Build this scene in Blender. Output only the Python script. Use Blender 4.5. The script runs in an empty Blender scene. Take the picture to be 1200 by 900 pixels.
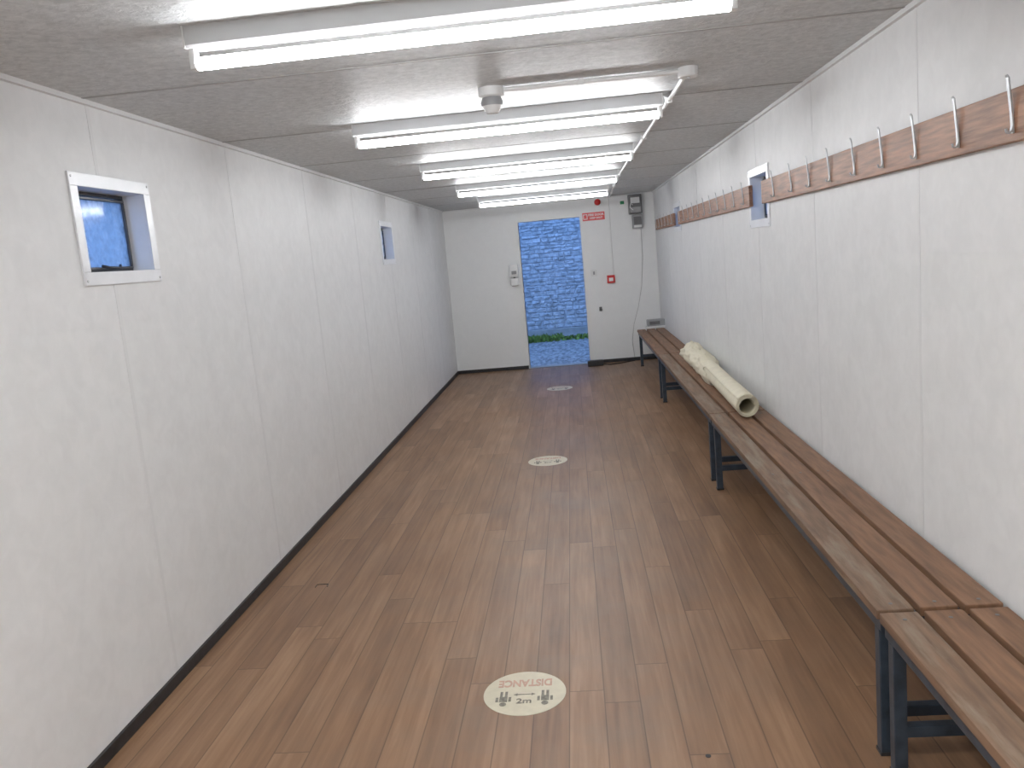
import bpy, bmesh, math, random
from mathutils import Vector, Matrix, noise
random.seed(7)
C = bpy.context.scene.collection
PI = math.pi
# ---------------------------------------------------------------- camera
CH = 1.62; F = 972.1
cam = bpy.data.cameras.new('camera'); co = bpy.data.objects.new('camera', cam); C.objects.link(co)
RM = Matrix.Rotation(.0828,3,'Z') @ Matrix.Rotation(PI/2-.152,3,'X') @ Matrix.Rotation(-.0899,3,'Z')
co.matrix_world = Matrix.Translation((0,0,CH)) @ RM.to_4x4()
cam.sensor_width = 36; cam.lens = F/1200*36; cam.clip_start = .02
bpy.context.scene.camera = co
def B(px,py,ax,val):                      # where the sight line of a photo pixel meets a real plane
    d = RM @ Vector(((px-600)/F, -(py-450)/F, -1)); c = Vector((0,0,CH))
    return c + d*((val-c[ax])/d[ax])
XL, XR, L, H, Y0 = -1.756, 1.206, 11.87, 2.333, -.9
XC = (XL+XR)/2
# ---------------------------------------------------------------- materials
def newmat(name):
    m = bpy.data.materials.new(name); m.use_nodes = True
    nt = m.node_tree; return m, nt, nt.nodes['Principled BSDF']
def mat(name, col, rough=.5, metal=0, var=.0, vscale=8, bump=0, bscale=40, dist=.002, spec=None, stretch=None):
    m, nt, b = newmat(name)
    b.inputs['Base Color'].default_value = (*col,1); b.inputs['Roughness'].default_value = rough
    b.inputs['Metallic'].default_value = metal
    if spec is not None: b.inputs['Specular IOR Level'].default_value = spec
    tc = nt.nodes.new('ShaderNodeTexCoord'); mp = nt.nodes.new('ShaderNodeMapping')
    nt.links.new(tc.outputs['Object'], mp.inputs['Vector'])
    if stretch: mp.inputs['Scale'].default_value = stretch
    if var:
        n = nt.nodes.new('ShaderNodeTexNoise'); n.inputs['Scale'].default_value = vscale; n.inputs['Detail'].default_value = 4
        nt.links.new(mp.outputs[0], n.inputs['Vector'])
        r = nt.nodes.new('ShaderNodeValToRGB')
        r.color_ramp.elements[0].position = .3; r.color_ramp.elements[1].position = .7
        r.color_ramp.elements[0].color = (*[c*(1-var) for c in col],1); r.color_ramp.elements[1].color = (*[min(1,c*(1+var)) for c in col],1)
        nt.links.new(n.outputs['Fac'], r.inputs[0]); nt.links.new(r.outputs[0], b.inputs['Base Color'])
    if bump:
        n = nt.nodes.new('ShaderNodeTexNoise'); n.inputs['Scale'].default_value = bscale; n.inputs['Detail'].default_value = 3
        nt.links.new(mp.outputs[0], n.inputs['Vector'])
        bp = nt.nodes.new('ShaderNodeBump'); bp.inputs['Strength'].default_value = bump; bp.inputs['Distance'].default_value = dist
        nt.links.new(n.outputs['Fac'], bp.inputs['Height']); nt.links.new(bp.outputs[0], b.inputs['Normal'])
    return m
def wornmat(name, paint, bare, amount, rough=.6):      # painted slat, scuffed through to greyish wood
    m = mat(name, paint, rough, var=.28, vscale=5, bump=.4, bscale=14, stretch=(9,.9,7)); nt = m.node_tree; b = nt.nodes['Principled BSDF']
    src = b.inputs['Base Color'].links[0].from_socket
    tc = nt.nodes.new('ShaderNodeTexCoord'); mp = nt.nodes.new('ShaderNodeMapping'); mp.inputs['Scale'].default_value = (12,1.6,6)
    n = nt.nodes.new('ShaderNodeTexNoise'); n.inputs['Scale'].default_value = 1.6; n.inputs['Detail'].default_value = 7; n.inputs['Roughness'].default_value = .65
    nt.links.new(tc.outputs['Object'], mp.inputs[0]); nt.links.new(mp.outputs[0], n.inputs['Vector'])
    r = nt.nodes.new('ShaderNodeMapRange'); r.inputs['From Min'].default_value = .62-amount; r.inputs['From Max'].default_value = .80-amount
    nt.links.new(n.outputs['Fac'], r.inputs['Value'])
    mx = nt.nodes.new('ShaderNodeMix'); mx.data_type = 'RGBA'; mx.inputs['B'].default_value = (*bare,1)
    nt.links.new(r.outputs[0], mx.inputs['Factor']); nt.links.new(src, mx.inputs['A']); nt.links.new(mx.outputs['Result'], b.inputs['Base Color'])
    return m
def vinyl(name, c1, c2, rough, scale=9, bs=.5, dist=.004, fine=2.6, spec=.5, lowf=.5):
    m, nt, b = newmat(name)
    tc = nt.nodes.new('ShaderNodeTexCoord')
    n = nt.nodes.new('ShaderNodeTexNoise'); n.inputs['Scale'].default_value = scale; n.inputs['Detail'].default_value = 3; n.inputs['Distortion'].default_value = .3
    n2 = nt.nodes.new('ShaderNodeTexNoise'); n2.inputs['Scale'].default_value = scale*fine; n2.inputs['Detail'].default_value = 5; n2.inputs['Distortion'].default_value = .8
    n3 = nt.nodes.new('ShaderNodeTexNoise'); n3.inputs['Scale'].default_value = .9; n3.inputs['Detail'].default_value = 2
    for q in (n,n2,n3): nt.links.new(tc.outputs['Object'], q.inputs['Vector'])
    a = nt.nodes.new('ShaderNodeMath'); a.operation = 'ADD'; nt.links.new(n.outputs['Fac'], a.inputs[0]); nt.links.new(n2.outputs['Fac'], a.inputs[1])
    a2 = nt.nodes.new('ShaderNodeMath'); a2.operation = 'MULTIPLY_ADD'; nt.links.new(n3.outputs['Fac'], a2.inputs[0]); a2.inputs[1].default_value = lowf; nt.links.new(a.outputs[0], a2.inputs[2])
    r = nt.nodes.new('ShaderNodeMapRange'); r.inputs['From Min'].default_value = .75+lowf/2; r.inputs['From Max'].default_value = 1.25+lowf/2
    nt.links.new(a2.outputs[0], r.inputs['Value'])
    mx = nt.nodes.new('ShaderNodeMix'); mx.data_type = 'RGBA'
    mx.inputs['A'].default_value = (*c1,1); mx.inputs['B'].default_value = (*c2,1)
    nt.links.new(r.outputs[0], mx.inputs['Factor']); nt.links.new(mx.outputs['Result'], b.inputs['Base Color'])
    b.inputs['Roughness'].default_value = rough; b.inputs['Specular IOR Level'].default_value = spec
    bp = nt.nodes.new('ShaderNodeBump'); bp.inputs['Strength'].default_value = bs; bp.inputs['Distance'].default_value = dist
    nt.links.new(a.outputs[0], bp.inputs['Height']); nt.links.new(bp.outputs[0], b.inputs['Normal'])
    return m
def floor_mat():
    m, nt, b = newmat('wood_effect_vinyl')
    N = nt.nodes.new; K = nt.links.new
    def M(op, a, b_=None, c=None):
        n = N('ShaderNodeMath'); n.operation = op
        for i, v in enumerate((a,b_,c)):
            if v is None: continue
            if isinstance(v,(int,float)): n.inputs[i].default_value = v
            else: K(v, n.inputs[i])
        return n.outputs[0]
    tc = N('ShaderNodeTexCoord'); s = N('ShaderNodeSeparateXYZ'); K(tc.outputs['Object'], s.inputs[0])
    W, LEN = .128, 1.6
    fx = M('DIVIDE', s.outputs[0], W); row = M('FLOOR', fx); ux = M('FRACT', fx)
    wn = N('ShaderNodeTexWhiteNoise'); wn.noise_dimensions = '1D'; K(row, wn.inputs['W'])
    fy = M('ADD', M('DIVIDE', s.outputs[1], LEN), M('MULTIPLY', wn.outputs['Value'], 7.3)); cid = M('FLOOR', fy); uy = M('FRACT', fy)
    cb = N('ShaderNodeCombineXYZ'); K(row, cb.inputs[0]); K(cid, cb.inputs[1])
    w2 = N('ShaderNodeTexWhiteNoise'); w2.noise_dimensions = '2D'; K(cb.outputs[0], w2.inputs['Vector'])
    rnd = w2.outputs['Value']
    off = M('MULTIPLY', rnd, 30.0)
    g = N('ShaderNodeCombineXYZ'); K(M('MULTIPLY', s.outputs[0], 38.0), g.inputs[0]); K(M('MULTIPLY_ADD', s.outputs[1], 1.8, off), g.inputs[1]); K(off, g.inputs[2])
    n1 = N('ShaderNodeTexNoise'); n1.inputs['Scale'].default_value = 1.0; n1.inputs['Detail'].default_value = 6; n1.inputs['Distortion'].default_value = .5; K(g.outputs[0], n1.inputs['Vector'])
    g2 = N('ShaderNodeCombineXYZ'); K(M('MULTIPLY', s.outputs[0], 11.0), g2.inputs[0]); K(M('MULTIPLY_ADD', s.outputs[1], 1.9, off), g2.inputs[1]); K(off, g2.inputs[2])
    n2 = N('ShaderNodeTexNoise'); n2.inputs['Scale'].default_value = 1.0; n2.inputs['Detail'].default_value = 3; K(g2.outputs[0], n2.inputs['Vector'])
    n3 = N('ShaderNodeTexNoise'); n3.inputs['Scale'].default_value = .8; n3.inputs['Detail'].default_value = 4; K(tc.outputs['Object'], n3.inputs['Vector'])
    t = M('MULTIPLY_ADD', M('SUBTRACT', rnd, .5), .28, .5)
    t = M('MULTIPLY_ADD', M('SUBTRACT', n1.outputs['Fac'], .5), .80, t)
    t = M('MULTIPLY_ADD', M('SUBTRACT', n2.outputs['Fac'], .5), .70, t)
    t = M('MULTIPLY_ADD', M('SUBTRACT', n3.outputs['Fac'], .5), .40, t)
    r = N('ShaderNodeValToRGB'); e = r.color_ramp.elements
    e[0].position = .0; e[0].color = (.120,.060,.032,1); e[1].position = 1.0; e[1].color = (.40,.245,.145,1)
    q = e.new(.5); q.color = (.248,.138,.073,1)
    K(t, r.inputs[0])
    mid = N('ShaderNodeMapRange'); mid.inputs['From Min'].default_value = .2; mid.inputs['From Max'].default_value = 1.3; mid.inputs['To Min'].default_value = 1; mid.inputs['To Max'].default_value = .15
    K(M('ABSOLUTE', M('ADD', s.outputs[0], .15)), mid.inputs['Value'])
    n4 = N('ShaderNodeTexNoise'); n4.inputs['Scale'].default_value = 3.0; n4.inputs['Detail'].default_value = 7; n4.inputs['Roughness'].default_value = .7; K(tc.outputs['Object'], n4.inputs['Vector'])
    wr = N('ShaderNodeMapRange'); wr.inputs['From Min'].default_value = .42; wr.inputs['From Max'].default_value = .72; wr.inputs['To Max'].default_value = .55; K(n4.outputs['Fac'], wr.inputs['Value'])
    mw = N('ShaderNodeMix'); mw.data_type = 'RGBA'; K(M('MULTIPLY', wr.outputs[0], mid.outputs[0]), mw.inputs['Factor']); K(r.outputs[0], mw.inputs['A']); mw.inputs['B'].default_value = (.205,.148,.102,1)
    ex = M('MULTIPLY', M('MINIMUM', ux, M('SUBTRACT', 1.0, ux)), W); ey = M('MULTIPLY', M('MINIMUM', uy, M('SUBTRACT', 1.0, uy)), LEN)
    ed = M('MINIMUM', ex, ey)
    sm = N('ShaderNodeMapRange'); sm.inputs['From Min'].default_value = .0006; sm.inputs['From Max'].default_value = .003; sm.inputs['To Min'].default_value = .48; K(ed, sm.inputs['Value'])
    mx = N('ShaderNodeMix'); mx.data_type = 'RGBA'; mx.blend_type = 'MULTIPLY'; mx.inputs['Factor'].default_value = 1
    K(mw.outputs['Result'], mx.inputs['A']); K(sm.outputs[0], mx.inputs['B']); K(mx.outputs['Result'], b.inputs['Base Color'])
    rr = N('ShaderNodeMapRange'); rr.inputs['To Min'].default_value = .34; rr.inputs['To Max'].default_value = .56; K(n3.outputs['Fac'], rr.inputs['Value']); K(rr.outputs[0], b.inputs['Roughness'])
    bp = N('ShaderNodeBump'); bp.inputs['Strength'].default_value = .2; bp.inputs['Distance'].default_value = .0008
    K(M('ADD', n1.outputs['Fac'], sm.outputs[0]), bp.inputs['Height']); K(bp.outputs[0], b.inputs['Normal'])
    return m
def tube_mat(name, col, s):                # lit tube, emission turned down on its upper side to curb ceiling glare
    m, nt, b = newmat(name)
    b.inputs['Base Color'].default_value = (*col,1); b.inputs['Emission Color'].default_value = (*col,1)
    g = nt.nodes.new('ShaderNodeNewGeometry'); sp_ = nt.nodes.new('ShaderNodeSeparateXYZ'); r = nt.nodes.new('ShaderNodeMapRange')
    nt.links.new(g.outputs['Normal'], sp_.inputs[0]); nt.links.new(sp_.outputs[2], r.inputs['Value'])
    r.inputs['From Min'].default_value = 0; r.inputs['From Max'].default_value = .8; r.inputs['To Min'].default_value = s; r.inputs['To Max'].default_value = s*.22
    nt.links.new(r.outputs[0], b.inputs['Emission Strength'])
    return m
def glassm(name, tint):
    m, nt, b = newmat(name); nt.nodes.remove(b)
    o = nt.nodes['Material Output']
    tc = nt.nodes.new('ShaderNodeTexCoord'); n = nt.nodes.new('ShaderNodeTexNoise'); n.inputs['Scale'].default_value = 28; n.inputs['Detail'].default_value = 4; nt.links.new(tc.outputs['Object'], n.inputs['Vector'])
    t = nt.nodes.new('ShaderNodeBsdfTransparent'); t.inputs['Color'].default_value = (*tint,1)
    d = nt.nodes.new('ShaderNodeBsdfTranslucent'); d.inputs['Color'].default_value = (.9,.93,.96,1)
    g = nt.nodes.new('ShaderNodeBsdfGlossy'); g.inputs['Roughness'].default_value = .1
    r = nt.nodes.new('ShaderNodeMapRange'); r.inputs['From Min'].default_value = .35; r.inputs['From Max'].default_value = .65; r.inputs['To Min'].default_value = .35; r.inputs['To Max'].default_value = .8
    nt.links.new(n.outputs['Fac'], r.inputs['Value'])
    m1 = nt.nodes.new('ShaderNodeMixShader'); nt.links.new(r.outputs[0], m1.inputs[0]); nt.links.new(t.outputs[0], m1.inputs[1]); nt.links.new(d.outputs[0], m1.inputs[2])
    mx = nt.nodes.new('ShaderNodeMixShader'); mx.inputs[0].default_value = .04
    nt.links.new(m1.outputs[0], mx.inputs[1]); nt.links.new(g.outputs[0], mx.inputs[2]); nt.links.new(mx.outputs[0], o.inputs[0])
    return m
M_wall = vinyl('mottled_white_vinyl', (.755,.765,.77), (.805,.815,.82), .52, scale=7, bs=.12, dist=.005, fine=2.2)
M_back = vinyl('plain_white_vinyl', (.81,.825,.83), (.83,.845,.85), .5, bs=.05)
M_ceil = vinyl('mottled_grey_vinyl', (.50,.52,.53), (.66,.68,.69), .50, scale=24, bs=.9, dist=.004, fine=1.8, spec=.4, lowf=.15)
M_seam = mat('seam_strip', (.75,.76,.765), .45)
M_cseam = mat('ceiling_seam', (.38,.38,.38), .5)
M_floor = floor_mat()
M_black = mat('black_rubber', (.022,.022,.024), .45, var=.3, vscale=30)
M_white = mat('white_enamel', (.62,.63,.64), .4, var=.03)
M_plastic = mat('white_plastic', (.76,.77,.77), .38, var=.02)
M_alu = mat('white_aluminium_trim', (.82,.84,.87), .35, metal=.1, var=.04)
M_dark = mat('dark_window_frame', (.08,.085,.095), .4, var=.2)
M_grey = mat('grey_plastic', (.32,.33,.34), .45, var=.1)
M_meter = mat('meter_dark', (.13,.13,.135), .4, var=.2)
M_chrome = mat('brushed_chrome', (.60,.62,.64), .35, metal=.35, var=.08, vscale=60)
M_rail = mat('stained_rail_wood', (.31,.155,.085), .5, var=.42, vscale=6, bump=.3, bscale=12, stretch=(5,1.0,13))
M_bench = wornmat('brown_painted_slat', (.215,.117,.066), (.28,.175,.112), .02)
M_benchw = wornmat('worn_brown_slat', (.185,.113,.070), (.255,.200,.145), .15)
M_steel = mat('navy_painted_steel', (.035,.050,.070), .4, var=.3, vscale=20)
M_cream = mat('cream_roll', (.74,.69,.54), .7, var=.06, vscale=14, bump=.3, bscale=30, dist=.003)
M_red = mat('red_plastic', (.60,.03,.03), .4, var=.05)
M_sign = mat('red_sign', (.70,.06,.06), .4, var=.03)
M_green = mat('green_mark', (.03,.30,.12), .4, var=.05)
M_letw = mat('white_lettering', (.85,.85,.85), .5, var=.01)
M_stk = mat('cream_sticker', (.57,.52,.39), .42, var=.06, vscale=25)
M_stkr = mat('faded_red_ink', (.50,.31,.23), .5, var=.15, vscale=40)
M_stkg = mat('faded_grey_ink', (.19,.175,.135), .5, var=.35, vscale=60)
M_stone = mat('grey_blue_stone', (.54,.57,.62), .9, var=.28, vscale=11, bump=1, bscale=26, dist=.02)
M_conc = mat('concrete', (.42,.44,.46), .9, var=.2, vscale=6, bump=.5, bscale=40)
M_gravel = mat('gravel', (.31,.32,.34), .95, var=.5, vscale=20, bump=1, bscale=30, dist=.04, stretch=(1,.3,1))
M_weed = mat('weed_green', (.18,.27,.05), .7, var=.4, vscale=10)
M_tube = tube_mat('lit_tube', (.97,.98,1.0), 58)
M_glass = glassm('obscured_glass', (.95,.98,1))
# ---------------------------------------------------------------- builders
class MB:
    def __init__(s): s.bm = bmesh.new()
    def box(s, a, b, bev=0):
        a, b = Vector(a), Vector(b)
        lo = Vector(map(min,a,b)); hi = Vector(map(max,a,b))
        r = bmesh.ops.create_cube(s.bm, size=1)
        for v in r['verts']: v.co = Vector(((lo[i]+hi[i])/2 + v.co[i]*(hi[i]-lo[i]) for i in range(3)))
        if bev:
            ed = list({e for v in r['verts'] for e in v.link_edges})
            bmesh.ops.bevel(s.bm, geom=ed, offset=bev, segments=2, affect='EDGES', profile=.6)
        return s
    def tube(s, pts, r, n=12, cap=True):
        pts = [Vector(p) for p in pts]; rings = []
        up = None
        for i, p in enumerate(pts):
            t = (pts[min(i+1,len(pts)-1)] - pts[max(i-1,0)]).normalized()
            if up is None: up = t.orthogonal().normalized()
            up = (up - t*up.dot(t)).normalized(); sd = t.cross(up)
            rr = r[i] if isinstance(r,(list,tuple)) else r
            rings.append([s.bm.verts.new(p + (up*math.cos(2*PI*k/n)+sd*math.sin(2*PI*k/n))*rr) for k in range(n)])
        for a, b in zip(rings, rings[1:]):
            for k in range(n): s.bm.faces.new((a[k],a[(k+1)%n],b[(k+1)%n],b[k]))
        if cap: s.bm.faces.new(rings[0][::-1]); s.bm.faces.new(rings[-1])
        return s
    def prism(s, prof, axis, a, b):
        o = [i for i in range(3) if i != axis]; rings = []
        for w in (a,b):
            ring = []
            for u, v in prof:
                c = [0,0,0]; c[axis] = w; c[o[0]] = u; c[o[1]] = v; ring.append(s.bm.verts.new(c))
            rings.append(ring)
        n = len(prof)
        for k in range(n): s.bm.faces.new((rings[0][k],rings[0][(k+1)%n],rings[1][(k+1)%n],rings[1][k]))
        s.bm.faces.new(rings[0][::-1]); s.bm.faces.new(rings[1]); return s
    def frame(s, axis, p0, p1, u0, u1, v0, v1, w, bev=.0):
        def bx(ua,ub,va,vb):
            o = [i for i in range(3) if i != axis]; a=[0,0,0]; b=[0,0,0]
            a[axis]=p0; b[axis]=p1; a[o[0]]=ua; b[o[0]]=ub; a[o[1]]=va; b[o[1]]=vb; s.box(a,b,bev)
        bx(u0,u1,v1-w,v1); bx(u0,u1,v0,v0+w); bx(u0,u0+w,v0+w,v1-w); bx(u1-w,u1,v0+w,v1-w); return s
    def build(s, name, m, parent=None, smooth=False, origin=None):
        bmesh.ops.recalc_face_normals(s.bm, faces=s.bm.faces)
        if parent is not None: o_ = worigin(parent)
        elif origin is not None: o_ = Vector(origin)
        else:
            vs = [v.co for v in s.bm.verts]
            o_ = Vector(((min(v.x for v in vs)+max(v.x for v in vs))/2, (min(v.y for v in vs)+max(v.y for v in vs))/2, min(v.z for v in vs)))
        for v in s.bm.verts: v.co -= o_
        me = bpy.data.meshes.new(name); s.bm.to_mesh(me); s.bm.free(); me.materials.append(m)
        if smooth:
            for p in me.polygons: p.use_smooth = True
            try: me.set_sharp_from_angle(angle=math.radians(40))
            except Exception: pass
        o = bpy.data.objects.new(name, me); C.objects.link(o)
        if parent is not None: o.parent = parent
        else: o.location = o_
        return o
def worigin(o):
    v = Vector((0,0,0))
    while o is not None: v += o.location; o = o.parent
    return v
def tag(o, label, cat, group=None):
    o['label'] = label; o['category'] = cat
    if group: o['group'] = group
    return o
def thing(name, label, cat, loc, group=None):
    o = bpy.data.objects.new(name, None); C.objects.link(o); o.location = loc; o.empty_display_size = .05
    return tag(o, label, cat, group)
def struct(mb, name, m, parent=None, **k):
    o = mb.build(name, m, parent, origin=None if parent is not None else (0,0,0), **k)
    if parent is None: o['kind'] = 'structure'
    return o
def text(name, s, size, m, parent, mw, bold=0):
    cu = bpy.data.curves.new(name,'FONT'); cu.body = s; cu.size = size; cu.align_x = 'CENTER'; cu.align_y = 'CENTER'; cu.extrude = .0006; cu.offset = bold
    t = bpy.data.objects.new('tmp', cu); C.objects.link(t)
    bpy.context.view_layer.update()
    me = bpy.data.meshes.new_from_object(t.evaluated_get(bpy.context.evaluated_depsgraph_get()))
    bpy.data.objects.remove(t)
    me.transform(Matrix.Translation(-worigin(parent)) @ mw); me.materials.clear(); me.materials.append(m)
    o = bpy.data.objects.new(name, me); C.objects.link(o); o.parent = parent; return o
# ---------------------------------------------------------------- windows measured on the walls
def quad(pts, x):
    P = [B(a,b,0,x) for a,b in pts]
    ya = (P[0].y+P[3].y)/2; yb = (P[1].y+P[2].y)/2
    return min(ya,yb), max(ya,yb), (P[2].z+P[3].z)/2, (P[0].z+P[1].z)/2
w1 = quad([(78,203),(172,213),(187,330),(97,335)], XL)
wy, wz0, wz1 = (w1[1]-w1[0]), w1[2], w1[3]
w2c = (B(446,286,0,XL).y+B(461,286,0,XL).y)/2
w3 = quad([(878,200),(901,190),(903,262),(880,270)], XR)
w4 = quad([(789,239),(797,236),(799,269),(791,273)], XR)
TW = .045
def hole(q): return (q[0]+TW, q[1]-TW, q[2]+TW, q[3]-TW)
w2 = (w2c-wy/2, w2c+wy/2, wz0, wz1)
TH = .12
def wall_cells(name, axis, p0, p1, u0, u1, v0, v1, holes, m):
    us = sorted({u0,u1,*[h[0] for h in holes],*[h[1] for h in holes]}); vs = sorted({v0,v1,*[h[2] for h in holes],*[h[3] for h in holes]})
    mb = MB(); o = [i for i in range(3) if i != axis]
    for a, b in zip(us, us[1:]):
        for c, d in zip(vs, vs[1:]):
            if any(a >= h[0]-1e-6 and b <= h[1]+1e-6 and c >= h[2]-1e-6 and d <= h[3]+1e-6 for h in holes): continue
            A=[0,0,0]; D=[0,0,0]; A[axis]=p0; D[axis]=p1; A[o[0]]=a; D[o[0]]=b; A[o[1]]=c; D[o[1]]=d; mb.box(A,D)
    return struct(mb, name, m)
wall_cells('wall_left', 0, XL-TH, XL, Y0, L+TH, -.12, H+.06, [hole(w1),hole(w2)], M_wall)
wall_cells('wall_right', 0, XR, XR+TH, Y0, L+TH, -.12, H+.06, [hole(w3),hole(w4)], M_wall)
DX0, DX1, DZ = -.700, .169, 2.08
wall_cells('wall_back', 1, L, L+TH, XL, XR, -.12, H+.06, [(DX0,DX1,0,DZ)], M_back)
struct(MB().box((XL-TH,Y0-TH,-.12),(XR+TH,Y0,H+.06)), 'wall_front', M_wall)
struct(MB().box((XL,Y0,-.1),(XR,L+TH,0)), 'floor', M_floor)
fl = bpy.data.objects['floor']
struct(MB().box((XL,Y0,H),(XR,L,H+.06)), 'ceiling', M_ceil)
def seams(name, ys, wins, x, s, hw):
    mb = MB()
    for y in ys:
        if y > L-.05 or y < Y0: continue
        parts = [(.048,H-.018)]
        for q in wins:
            if q[0]-hw < y < q[1]+hw: parts = [(.048,q[2]),(q[3],H-.018)]
        for a,b in parts: mb.box((x,y-hw,a),(x+s*.0012,y+hw,b))
    return struct(mb,name,M_seam)
seams('trim_1',[3.112+1.262*k for k in range(-2,8)],[w1,w2],XL,1,.011)
seams('trim_2',[3.01+1.235*k for k in range(-2,8)],[w3,w4],XR,-1,.009)
mb = MB()
for k in range(-2,8):
    y = 3.06+1.25*k
    if y < L-.05: mb.box((XL+.018,y-.008,H-.002),(XR-.018,y+.008,H))
struct(mb,'trim_3',M_cseam)
mb = MB(); mb.box((XL,Y0,H-.018),(XL+.018,L,H)); mb.box((XR-.018,Y0,H-.018),(XR,L,H)); mb.box((XL+.018,L-.018,H-.018),(XR-.018,L,H)); struct(mb,'trim_4',M_seam)
# baseboards
struct(MB().box((XL,Y0,0),(XL+.014,L,.048),.003),'baseboard_left',M_black)
struct(MB().box((XR-.014,Y0,0),(XR,L,.048),.003),'baseboard_right',M_black)
mb = MB(); mb.box((XL+.014,L-.014,0),(DX0-.018,L,.048),.003); mb.box((DX1+.018,L-.014,0),(XR-.014,L,.048),.003); struct(mb,'baseboard_back',M_black)
# door frame
mb = MB(); mb.box((DX0-.012,L-.002,0),(DX0,L+TH+.02,DZ+.012),.001); mb.box((DX1,L-.002,0),(DX1+.012,L+TH+.02,DZ+.012),.001); mb.box((DX0,L-.002,DZ),(DX1,L+TH+.02,DZ+.012),.001)
door = struct(mb,'door_1',M_back)
MB().box((DX0,L-.02,0),(DX1,L+TH+.03,.010),.003).build('threshold',M_grey,door)
# floor marks
p = B(376,688,2,0)
struct(MB().tube([(p.x-.03,p.y+.0,.0008),(p.x-.03,p.y+.035,.0008),(p.x+.03,p.y+.035,.0008),(p.x+.035,p.y,.0008)],.0022,6),'cut_mark',M_black,fl)
p = B(830,886,2,0)
mb = MB(); mb.tube([(p.x,p.y,.0),(p.x,p.y,.0015)],.009,14); mb.build('stain_spot',M_black,fl)
# windows
def window(n, q, x, out):
    y0,y1,z0,z1 = q; hy0,hy1,hz0,hz1 = hole(q)
    w = struct(MB().frame(0, x, x-out*.008, y0,y1,z0,z1, TW+.004, .002), 'window_%d'%n, M_alu)
    t = .004
    MB().frame(0, x, x+out*(TH+.02), hy0,hy1,hz0,hz1, t).build('reveal_lining', M_alu, w)
    xf = x+out*.085
    c = MB().frame(0, xf, xf+out*.03, hy0+t,hy1-t,hz0+t,hz1-t, .014, .002).build('window_frame', M_dark, w)
    MB().frame(0, xf-out*.010, xf+out*.012, hy0+.018,hy1-.018,hz0+.016,hz1-.024, .010, .002).build('sash', M_dark, c)
    MB().box((xf,hy0+.026,hz0+.024),(xf+out*.005,hy1-.026,hz1-.032)).build('pane', M_glass, w)
    ym = (y0+y1)/2+.03
    m2 = MB().tube([(xf-out*.012,ym-.05,hz0+.03),(xf-out*.03,ym-.03,hz0+.022),(xf-out*.035,ym+.04,hz0+.018),(xf-out*.02,ym+.07,hz0+.03)],.006,8)
    m2.build('latch', M_black, w, smooth=True)
    for yy,zz in ((y0+.016,z0+.016),(y1-.016,z0+.016),(y0+.016,z1-.016),(y1-.016,z1-.016)):
        MB().tube([(x-out*.008,yy,zz),(x-out*.010,yy,zz)],.005,8).build('screw', M_chrome, w)
window(1,w1,XL,-1); window(2,w2,XL,-1); window(3,w3,XR,1); window(4,w4,XR,1)
# ---------------------------------------------------------------- fluorescent battens
lx0,lx1 = -1.014,.486
lab = ['long lit fluorescent batten nearest the camera, reaching the top edge of the picture',
 'second lit fluorescent batten, just beyond the round ceiling detector',
 'third lit fluorescent batten, in the middle of the row of five',
 'fourth lit fluorescent batten, second from the doorway end',
 'fifth and farthest lit fluorescent batten, closest to the open doorway']
def batten(y, label):
    t = thing('fluorescent_light', label, 'ceiling light', ((lx0+lx1)/2,y,H-.115), 'fluorescent battens across the ceiling')
    a,b = lx0-.012, lx1+.012
    MB().prism([(y-.030,H),(y-.032,H-.030),(y-.034,H-.052),(y-.028,H-.058),(y+.028,H-.058),(y+.034,H-.052),(y+.032,H-.030),(y+.030,H)],0,a,b).build('body',M_white,t)
    for s,xx in ((1,lx0-.012),(-1,lx1+.012)):
        MB().box((xx,y-.016,H-.058),(xx+s*.020,y+.016,H-.114),.004).build('lamp_holder',M_plastic,t)
    for xx in (a,b):
        MB().box((xx-.003,y-.036,H),(xx+.003,y+.036,H-.06),.001).build('end_cap',M_plastic,t)
    MB().tube([(lx0+.008,y,H-.097),(lx1-.008,y,H-.097)],.018,20).build('lamp_tube',M_tube,t,smooth=True)
for y,l in zip((2.40,4.226,6.10,8.0,9.89), lab): batten(y,l)
# ---------------------------------------------------------------- benches
BX, BZ = .825, .487
def bench(ya, yb, label, legs, worn):
    t = thing('slatted_bench', label, 'bench', ((BX+XR)/2,(ya+yb)/2,0), 'slatted benches end to end along the right wall')
    wd, gap, th = .108, .020, .030
    for k in range(3):
        x = BX + k*(wd+gap)
        d = [.0,.006,-.004][k]
        MB().box((x,ya+.004+abs(d),BZ-th),(x+wd,yb-.004,BZ),.004).build('slat', M_benchw if (k==0 and worn) else M_bench, t)
    zf = BZ-th
    MB().box((BX+.012,ya+.01,zf-.042),(BX+.045,yb-.01,zf),.003).build('front_rail',M_steel,t)
    MB().box((XR-.060,ya+.01,zf-.042),(XR-.028,yb-.01,zf),.003).build('back_rail',M_steel,t)
    for y in legs:
        for x in (BX+.012, XR-.060):
            g = MB().box((x,y-.019,0),(x+.038,y+.019,zf-.040),.003).build('leg',M_steel,t)
            MB().box((x-.003,y-.022,0),(x+.041,y+.022,.012),.002).build('foot_cap',M_black,g)
        MB().box((BX+.048,y-.016,.125),(XR-.060,y+.016,.160),.003).build('stretcher',M_steel,t)
        MB().box((BX+.045,y-.016,zf-.036),(XR-.060,y+.016,zf-.002),.003).build('cross_piece',M_steel,t)
    for y in [*legs,(ya+yb)/2]:
        for k in range(3):
            MB().tube([(BX+k*(wd+gap)+wd/2,y,BZ-.001),(BX+k*(wd+gap)+wd/2,y,BZ+.0012)],.006,10).build('bolt',M_meter,t)
bench(-.7, 2.385, 'nearest slatted bench, running out of the lower right corner', (-.5,2.33), True)
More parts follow.
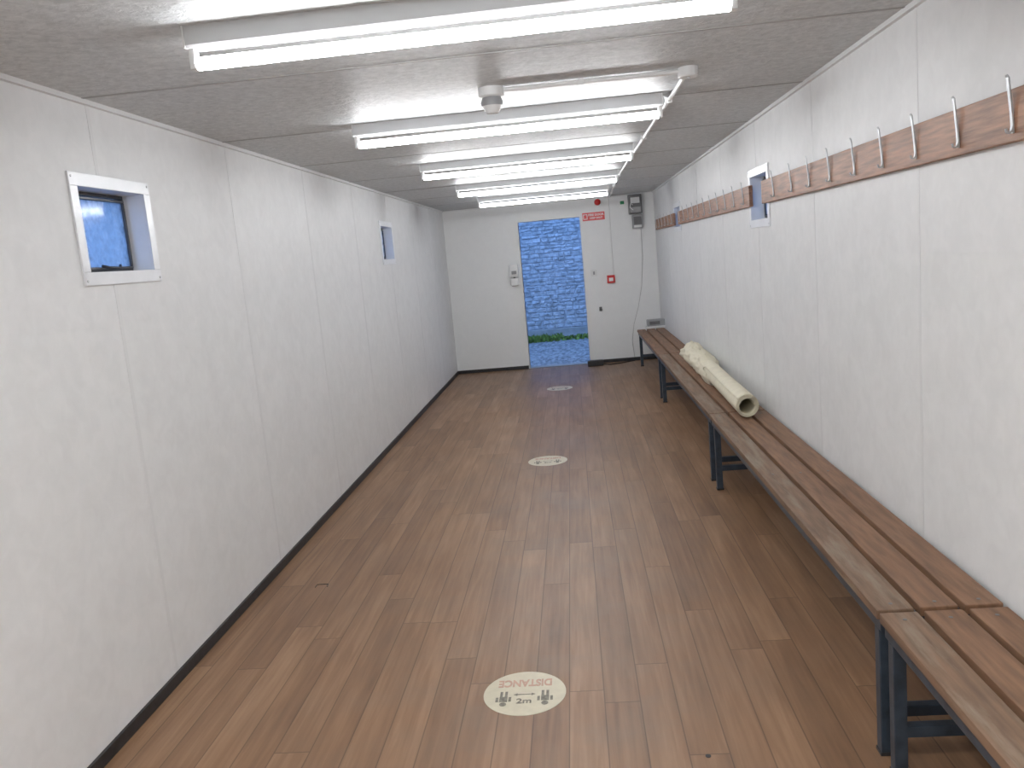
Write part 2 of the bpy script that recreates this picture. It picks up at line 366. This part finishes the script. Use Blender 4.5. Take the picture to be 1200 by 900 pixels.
bench(2.395, 5.425, 'second slatted bench from the camera, between two joints of the slats', (2.44,5.33), True)
bench(5.435, 8.62, 'slatted bench under the near part of the cream roll, third from camera', (5.55,8.5), True)
bench(8.63, 11.35, 'farthest slatted bench, ending at the grey box by the doorway wall', (8.76,11.22), False)
# ---------------------------------------------------------------- coat rails
rz1 = B(892,212,0,XR-.024).z; rz0 = B(1200,163,0,XR-.024).z
RZ0,RZ1 = rz0, rz1
zm = (RZ0+RZ1)/2
def lin(px,x0,y0,x1,y1): return y0+(y1-y0)*(px-x0)/(x1-x0)
hx = (907,928,949,973,1002,1035,1074,1124,1188)
hy = [B(px,lin(px,892,224,1200,138),0,XR-.024).y for px in hx]
sp = (hy[0]-hy[-1])/8
def strap(pts, w):
    bm = bmesh.new(); th=.002
    P = [Vector((-o,0,z)) for o,z in pts]; rings=[]
    for i,p in enumerate(P):
        t = (P[min(i+1,len(P)-1)]-P[max(i-1,0)]).normalized(); n = Vector((t.z,0,-t.x))
        ww = w*(1 if i < len(P)-1 else .7)/2
        rings.append([bm.verts.new(p+n*a*th+Vector((0,b*ww,0))) for a,b in ((-1,-1),(1,-1),(1,1),(-1,1))])
    for a,b in zip(rings,rings[1:]):
        for k in range(4): bm.faces.new((a[k],a[(k+1)%4],b[(k+1)%4],b[k]))
    bm.faces.new(rings[0][::-1]); bm.faces.new(rings[-1]); bmesh.ops.recalc_face_normals(bm,faces=bm.faces)
    return bm
def tomesh(bm,name,m):
    me = bpy.data.meshes.new(name); bm.to_mesh(me); bm.free(); me.materials.append(m); return me
m_up = tomesh(strap([(.003,-.046),(.004,-.02),(.006,.008),(.009,.036),(.012,.066),(.015,.096),(.019,.103)],.012),'coat_hook',M_chrome)
m_lo = tomesh(strap([(.003,-.024),(.006,-.038),(.011,-.045),(.017,-.042),(.020,-.033)],.010),'lower_prong',M_chrome)
def rail(ya,yb,label,hooks):
    t = thing('coat_rail', label, 'coat rail', (XR,(ya+yb)/2,RZ0), 'wooden coat rails along the right wall')
    MB().box((XR-.024,ya,RZ0),(XR,yb,RZ1),.003).build('board',M_rail,t)
    for y in hooks:
        h = bpy.data.objects.new('coat_hook',m_up); C.objects.link(h); h.parent = t; h.location = Vector((XR-.024,y,zm))-t.location
        l = bpy.data.objects.new('lower_prong',m_lo); C.objects.link(l); l.parent = h
yr1 = B(892,224,0,XR-.024).y
hs = list(hy)
while hs[-1]-sp > .6: hs.append(hs[-1]-sp)
rail(.5, yr1, 'longest wooden coat rail, nearest the camera on the right wall', hs)
ya2, yb2 = B(878,234,0,XR-.024).y, B(794,251,0,XR-.024).y
n2 = max(2,round((yb2-ya2)/sp))
rail(ya2, yb2, 'middle wooden coat rail, between the two small right-hand windows', [ya2+(yb2-ya2)*(i+.5)/n2 for i in range(n2)])
ya3, yb3 = B(789,252,0,XR-.024).y, min(L-.05,B(768,262,0,XR-.024).y)
n3 = max(2,round((yb3-ya3)/sp))
rail(ya3, yb3, 'short farthest wooden coat rail, near the electrical boxes', [ya3+(yb3-ya3)*(i+.5)/n3 for i in range(n3)])
# ---------------------------------------------------------------- cream roll on the bench
R = .074
pa = B(876,477,2,BZ+R); pb = B(815,413,2,BZ+R)
pb.x = min(pb.x, XR-.12)
t = thing('sheet_roll','long cream sheet roll lying along the bench against the wall','roll',((pa.x+pb.x)/2,(pa.y+pb.y)/2,BZ))
def swept(u0,u1,NS,NT,turns,ri,ro,fn):
    bm = bmesh.new(); rows=[]
    for i in range(NS+1):
        f_ = i/NS; u = u0+(u1-u0)*f_; p = pa.lerp(pb,u); row=[]
        for k in range(NT+1):
            a = 2*PI*turns*k/NT; f=k/NT
            w, dy = fn(u,f_,a,f); r = (ri+(ro-ri)*f)*w
            row.append(bm.verts.new((min(XR-.006,p.x+r*math.cos(a)),p.y+dy,max(BZ+.003,BZ+R+.006+r*math.sin(a)))))
        rows.append(row)
    for a,b in zip(rows,rows[1:]):
        for k in range(NT): bm.faces.new((a[k],a[k+1],b[k+1],b[k]))
    mb = MB(); mb.bm.free(); mb.bm = bm; return mb
def w_in(u,f_,a,f): return 1+.012*math.sin(a*2+u*9), 0
def w_out(u,f_,a,f):
    n = noise.noise(Vector((math.cos(a)*1.3,math.sin(a)*1.3,u*14)))+.6*noise.noise(Vector((math.cos(a)*3,math.sin(a)*3,u*30)))
    s_ = max(0,1-f_/.35)
    w = (1+.22*n+.06*math.sin(u*40+a))*(1-.14*max(0,1-f_/.12))
    return w, (.22*math.sin(a+.6)+.10*n)*s_ + .10*n*max(0,(f_-.9)/.1)
o = swept(0,1,44,120,3.4,.050,R,w_in).build('rolled_sheet',M_cream,t,smooth=True)
s = o.modifiers.new('thick','SOLIDIFY'); s.thickness=.003; s.offset=-1
o = swept(.52,1.02,56,84,1.25,.086,.098,w_out).build('crumpled_wrap',M_cream,t,smooth=True)
s = o.modifiers.new('thick','SOLIDIFY'); s.thickness=.003; s.offset=-1
# grey box on the bench end
p = B(768,384,2,BZ)
t = thing('small_box','small grey box with a white lid edge on the far bench end','box',(p.x,p.y,BZ))
MB().box((p.x-.13,p.y-.09,BZ),(p.x+.13,p.y+.09,BZ+.03),.008).build('base',M_plastic,t)
MB().box((p.x-.11,p.y-.07,BZ+.03),(p.x+.13,p.y+.08,BZ+.115),.008).build('body',M_grey,t)
MB().box((p.x-.08,p.y-.076,BZ+.05),(p.x+.06,p.y-.068,BZ+.095),.003).build('panel',M_meter,t)
# ---------------------------------------------------------------- back wall items
def bw(px,py,y=L): q = B(px,py,1,y); return q.x,q.z
x0,z1 = bw(597,310); x1,z0 = bw(609,334)
xc=(x0+x1)/2; zc=(z0+z1)/2
t = thing('soap_dispenser','white wall dispenser with grey window left of the doorway','dispenser',(xc,L-.05,z0))
MB().box((xc-.062,L-.10,zc-.03),(xc+.062,L,z1),.02).build('housing',M_plastic,t,smooth=True)
MB().box((xc-.034,L-.106,zc+.01),(xc+.034,L-.098,zc+.055),.004).build('window',M_grey,t)
MB().box((xc-.052,L-.09,z0),(xc+.052,L,zc-.045),.012).build('drip_tray',M_plastic,t,smooth=True)
MB().tube([(xc,L-.06,zc-.03),(xc,L-.06,zc-.06)],.015,12).build('nozzle',M_meter,t)
# red sign
x0,z1 = bw(683,249); x1,z0 = bw(708,258); xc=(x0+x1)/2; zc=(z0+z1)/2
t = thing('wall_sign','red sign with white lettering above the doorway corner','sign',(xc,L,zc-.055))
MB().box((xc-.155,L-.004,zc-.055),(xc+.155,L,zc+.055),.001).build('panel',M_sign,t)
MV = lambda x,z,yy=L-.0052: Matrix.Translation((x,yy,z)) @ Matrix.Rotation(PI/2,4,'X')
text('lettering','FIRE DOOR',.042,M_letw,t,MV(xc+.035,zc+.02),.0012)
text('lettering','KEEP SHUT',.036,M_letw,t,MV(xc+.035,zc-.024),.001)
MB().frame(1,L-.006,L-.004,xc-.145,xc-.085,zc-.035,zc+.035,.009).build('emblem',M_letw,t)
xc,zc = bw(729,239)
t = thing('notice_plate','tiny white notice with green mark beside the meter','sign',(xc,L,zc-.05))
MB().box((xc-.04,L-.004,zc-.055),(xc+.04,L+.001,zc+.055),.001).build('panel',M_letw,t)
MB().box((xc-.028,L-.006,zc-.005),(xc+.028,L-.004,zc+.04),.001).build('mark',M_green,t)
xc,zc = bw(700,237)
t = thing('alarm_sounder','small oval red alarm sounder above the red sign','alarm',(xc,L,zc-.03))
MB().tube([(xc,L+.001,zc),(xc,L-.02,zc)],.05,24).build('base',M_plastic,t,smooth=True)
MB().tube([(xc,L-.02,zc),(xc,L-.05,zc),(xc,L-.065,zc)],[.045,.04,.02],24).build('lens',M_red,t,smooth=True)
x0,z1 = bw(735,229); x1,z0 = bw(752,250)
t = thing('electric_meter','dark electric meter with grey cover high beside the doorway','meter',((x0+x1)/2,L,z0))
MB().box((x0,L-.12,z0),(x1,L,z1),.012).build('case',M_meter,t)
MB().box((x0+.03,L-.128,z1-.12),(x1-.03,L-.12,z1-.04),.003).build('display',M_plastic,t)
MB().box((x0+.02,L-.126,z0+.02),(x1-.02,L-.12,z0+.09),.003).build('terminal_cover',M_grey,t)
MB().tube([(x0+.06,L-.122,z0+.05),(x0+.02,L-.135,z0+.09),(x0+.03,L-.135,z0+.14),(x0+.06,L-.125,z0+.12)],.006,8).build('cable',M_plastic,t,smooth=True)
x0,z1b = bw(740,252); x1,z0b = bw(753,267)
z1b = min(z1b, z0-.012)
t = thing('fuse_box','grey fuse box with dark flap mounted just below the meter','fuse box',((x0+x1)/2,L,z0b))
MB().box((x0,L-.09,z0b),(x1,L,z1b),.008).build('case',M_grey,t)
MB().box((x0+.02,L-.097,z0b+.05),(x1-.015,L-.09,z1b-.03),.004).build('flap',M_meter,t)
MB().box((x0+.02,L-.096,z0b+.012),(x1-.015,L-.09,z0b+.042),.002).build('switch_row',M_plastic,t)
xc,zc = bw(716,327)
t = thing('fire_call_point','square red fire call point on the wall right of doorway','call point',(xc,L,zc-.045))
MB().box((xc-.055,L-.045,zc-.055),(xc+.055,L+.001,zc+.055),.006).build('case',M_red,t)
MB().box((xc-.03,L-.048,zc-.028),(xc+.03,L-.045,zc+.02),.001).build('glass_label',M_letw,t)
xt,zt = bw(713,236)
cr = MB().tube([(xt,L-.007,H-.02),(xt,L-.007,zc+.055)],.007,8).build('conduit',M_plastic,smooth=True)
tag(cr,'thin white vertical conduit dropping to the red call point','conduit')
xc,zc = bw(696,320)
t = thing('light_switch','white square light switch immediately right of the doorway','switch',(xc,L,zc-.04))
MB().box((xc-.043,L-.02,zc-.043),(xc+.043,L,zc+.043),.006).build('plate',M_plastic,t)
MB().box((xc-.014,L-.025,zc-.022),(xc+.014,L-.02,zc+.022),.003).build('rocker',M_grey,t)
xc,zc = bw(704,362)
t = thing('door_stay','small dark door catch on the wall below the switch','door catch',(xc,L,zc-.03))
MB().box((xc-.02,L-.008,zc-.03),(xc+.02,L+.001,zc+.03),.003).build('plate',M_meter,t)
MB().tube([(xc,L-.008,zc+.01),(xc,L-.03,zc+.01),(xc+.02,L-.04,zc-.01),(xc+.005,L-.035,zc-.03)],.005,8).build('hook',M_meter,t,smooth=True)
pts=[]
for px,py in ((751,268),(753,300),(752,335),(748,360),(743,380),(741,400),(744,419)):
    x,z = bw(px,py,L-.006); pts.append((x,L-.006,max(z,.01)))
M_cable = mat('pale_grey_cable', (.50,.50,.50), .5, var=.05)
c = MB().tube(pts,.0035,8).build('wall_cable',M_cable,smooth=True); tag(c,'thin pale grey cable hanging from fuse box down to the floor','cable')
p = B(698,428,2,0); p.y = min(p.y, L-.24)
t = thing('plug_adaptor','small black adaptor block on floor right of the doorway','adaptor',(p.x,p.y,0))
MB().box((p.x-.11,p.y-.05,0),(p.x+.11,p.y+.05,.08),.012).build('block',M_black,t)
q = B(744,422,2,0.01); q.y=min(q.y,L-.05)
MB().tube([(p.x+.105,p.y,.02),(p.x+.2,p.y-.04,.008),(p.x+.35,p.y+.03,.008),(q.x,q.y,.008)],.007,8).build('cord',M_black,t,smooth=True)
# ---------------------------------------------------------------- ceiling detector and conduit
p = B(575,103,2,H)
t = thing('smoke_detector','round white ceiling detector between the first and second lights','detector',(p.x,p.y,H-.11))
MB().tube([(p.x,p.y,H+.001),(p.x,p.y,H-.035),(p.x,p.y,H-.04)],[.054,.054,.047],28).build('mounting_box',M_plastic,t,smooth=True)
MB().tube([(p.x,p.y,H-.04),(p.x,p.y,H-.06),(p.x,p.y,H-.075)],[.040,.048,.046],28).build('base_ring',M_grey,t,smooth=True)
MB().tube([(p.x,p.y,H-.075),(p.x,p.y,H-.092),(p.x,p.y,H-.105)],[.043,.034,.024],28).build('sensor_head',M_plastic,t,smooth=True)
j = B(806,79,2,H)
jb = thing('junction_box','round white junction box where two ceiling conduits meet','junction box',(j.x,j.y,H-.04))
MB().tube([(j.x,j.y,H+.001),(j.x,j.y,H-.035),(j.x,j.y,H-.04)],[.042,.042,.036],24).build('box',M_plastic,jb,smooth=True)
MB().tube([(j.x,j.y,H-.04),(j.x,j.y,H-.044)],.007,10).build('screw',M_chrome,jb)
c = MB().tube([(p.x+.055,p.y,H-.013),(j.x-.04,j.y,H-.013)],.010,10).build('conduit',M_plastic,smooth=True); tag(c,'white conduit crossing ceiling from the round detector to the junction box','conduit')
m_ = p.lerp(j,.46)
c2 = MB().box((m_.x-.012,m_.y-.016,H-.001),(m_.x+.012,m_.y+.016,H-.028),.003).build('saddle_clip',M_plastic); c2.parent=c; c2.location = c2.location-c.location
e = B(724,205,2,H)
c = MB().tube([(j.x,j.y+.04,H-.014),(e.x,e.y,H-.014),(xt+.02,L-.03,H-.014)],.011,10).build('conduit',M_plastic,smooth=True); tag(c,'long white conduit running down the ceiling past the ends of the lights','conduit')
for k in range(6):
    u=(k+.5)/6; yy=j.y+(L-j.y)*u
    xx = j.x+(e.x-j.x)*min(1,(yy-j.y)/(e.y-j.y)) if yy<e.y else e.x+(xt+.02-e.x)*(yy-e.y)/(L-e.y)
    s_=MB().box((xx-.018,yy-.012,H-.001),(xx+.018,yy+.012,H-.028),.003).build('saddle_clip',M_plastic); s_.parent=c; s_.location=s_.location-c.location
# ---------------------------------------------------------------- floor stickers
sa = abs(B(663,812,2,0).x-B(567,812,2,0).x)/2
c0 = B(615,812,2,0)
sb = abs(B(615,787,2,0).y-B(615,838,2,0).y)/2
def sticker(px,py,label):
    c = B(px,py,2,0)
    t = thing('floor_sticker',label,'floor sticker',(c.x,c.y,0),'oval distancing stickers on the floor')
    bm = bmesh.new(); n=56
    lo=[bm.verts.new((c.x+sa*math.cos(2*PI*k/n),c.y+sb*math.sin(2*PI*k/n),0)) for k in range(n)]
    hi=[bm.verts.new((v.co.x,v.co.y,.0012)) for v in lo]
    for k in range(n): bm.faces.new((lo[k],lo[(k+1)%n],hi[(k+1)%n],hi[k]))
    bm.faces.new(hi); mb=MB(); mb.bm.free(); mb.bm=bm; mb.build('disc',M_stk,t)
    z=.0014
    for s in (-1,1):
        mb=MB(); x=c.x+s*sa*.50; y=c.y-sb*.26
        mb.tube([(x,y-.036,z),(x,y-.036,z+.0006)],.013,16)
        mb.box((x-.015,y-.020,z),(x+.015,y+.016,z+.0006)); mb.box((x-.029,y-.018,z),(x-.019,y+.012,z+.0006)); mb.box((x+.019,y-.018,z),(x+.029,y+.012,z+.0006))
        mb.box((x-.014,y+.016,z),(x-.004,y+.052,z+.0006)); mb.box((x+.004,y+.016,z),(x+.014,y+.052,z+.0006))
        mb.build('figure',M_stkg,t)
    y=c.y-sb*.08; w=sa*.17
    mb=MB(); mb.box((c.x-w,y-.0025,z),(c.x+w,y+.0025,z+.0006))
    for s in (-1,1): mb.prism([(c.x+s*w,y-.009),(c.x+s*(w+.015),y),(c.x+s*w,y+.009)],2,z,z+.0006)
    mb.build('arrow',M_stkg,t)
    text('lettering','2m',.046,M_stkg,t,Matrix.Translation((c.x,c.y-sb*.38,z)),.001)
    text('lettering','DISTANCE',.056,M_stkr,t,Matrix.Translation((c.x,c.y+sb*.46,z))@Matrix.Rotation(PI,4,'Z')@Matrix.Diagonal((.78,1.2,1,1)),.002)
sticker(615,812,'large looking cream oval floor sticker nearest the camera with faded red letters')
sticker(642,540,'middle cream oval sticker on the floor between the other two')
sticker(656,455,'farthest cream oval floor sticker, close to the open doorway')
# ---------------------------------------------------------------- outside
GZ=-.07
struct(MB().box((XL-4,Y0-3,-.23),(XR+4,L+5.6,-.13)),'ground',M_gravel)
struct(MB().box((XL-4,L+TH+.04,-.13),(XR+4,L+5.6,GZ)),'ground_yard',M_gravel)
def stonewall(name, x0, x1, z0, z1, rot, loc):
    bm=bmesh.new(); z=z0; r=random.Random(5)
    while z<z1:
        rh=r.uniform(.055,.105); x=x0-r.random()*.3
        while x<x1:
            w=r.uniform(.08,.23); d=r.uniform(0,.014); g=.003
            b=[(x+g,z+g),(x+w-g,z+g),(x+w-g,z+rh-g),(x+g,z+rh-g)]
            jj=lambda: r.uniform(-.014,.014)
            base=[bm.verts.new((a,0,c)) for a,c in b]
            mid=[bm.verts.new((a+jj(),-.008-d,c+jj())) for a,c in b]
            cx,cz=x+w/2,z+rh/2
            top=[bm.verts.new((cx+(a-cx)*.76+jj(),-.018-d-r.uniform(0,.022),cz+(c-cz)*.58+jj())) for a,c in b]
            for p,q in ((base,mid),(mid,top)):
                for k in range(4): bm.faces.new((p[k],p[(k+1)%4],q[(k+1)%4],q[k]))
            bm.faces.new(top); x+=w
        z+=rh
    bmesh.ops.create_cube(bm,size=1,matrix=Matrix.Translation(((x0+x1)/2,.05,(z0+z1)/2))@Matrix.Diagonal((x1-x0,.12,z1-z0,1)))
    bmesh.ops.recalc_face_normals(bm,faces=bm.faces)
    me=bpy.data.meshes.new(name); bm.to_mesh(me); bm.free(); me.materials.append(M_stone)
    o=bpy.data.objects.new(name,me); C.objects.link(o); o.rotation_euler=(0,0,rot); o.location=loc; o['kind']='structure'; return o
YW=L+4.9
stonewall('wall_outside_back',-4.2,3.6,GZ+.18,4.2,0,(0,YW,0))
struct(MB().box((-4.2,YW-.10,GZ),(3.6,YW+.1,GZ+.18),.01),'trim_6',M_conc)
stonewall('wall_outside_left',-(L+5),1,GZ,3.2,PI/2,(XL-2.5,L+5,0))
stonewall('wall_outside_right',-(L+5),1,GZ,3.0,-PI/2,(XR+2.2,0,0))
bm=bmesh.new(); r=random.Random(3)
for k in range(800):
    x=-1.3+ (r.random()**1.5)*2.6; y=YW-.12-r.random()*.7; hh=r.uniform(.03,.085)*(1.6 if x<-.3 else .8); a=r.uniform(0,PI); lx,ly=r.uniform(-.06,.06),r.uniform(-.06,.03)
    w=Vector((math.cos(a),math.sin(a),0))*r.uniform(.010,.025); p=Vector((x,y,GZ))
    v=[bm.verts.new(p-w),bm.verts.new(p+w),bm.verts.new(p+w*1.3+Vector((lx*.5,ly*.5,hh*.6))),bm.verts.new(p+Vector((lx,ly,hh))),bm.verts.new(p-w*1.3+Vector((lx*.5,ly*.5,hh*.6)))]
    bm.faces.new(v)
mb=MB(); mb.bm.free(); mb.bm=bm
w=mb.build('weeds',M_weed); tag(w,'low green weeds growing along the foot of stone wall outside','weeds'); w['kind']='stuff'
# ---------------------------------------------------------------- light
wd=bpy.data.worlds.new('sky'); bpy.context.scene.world=wd; wd.use_nodes=True
bg=wd.node_tree.nodes['Background']; bg.inputs[0].default_value=(.26,.49,1,1); bg.inputs[1].default_value=2.1
def area(loc,rot,sx,sy,e,col):
    l=bpy.data.lights.new('fill','AREA'); l.shape='RECTANGLE'; l.size=sx; l.size_y=sy; l.energy=e; l.color=col
    o=bpy.data.objects.new('fill_light',l); C.objects.link(o); o.location=loc; o.rotation_euler=rot
area((XC,.45,H-.1),(0,0,0),1.5,.08,50,(1,.99,.97))  # added fill light, out of view above the camera, brightens the near end
sc=bpy.context.scene
sc.view_settings.view_transform='Standard'; sc.view_settings.look='None'; sc.view_settings.exposure=-.06
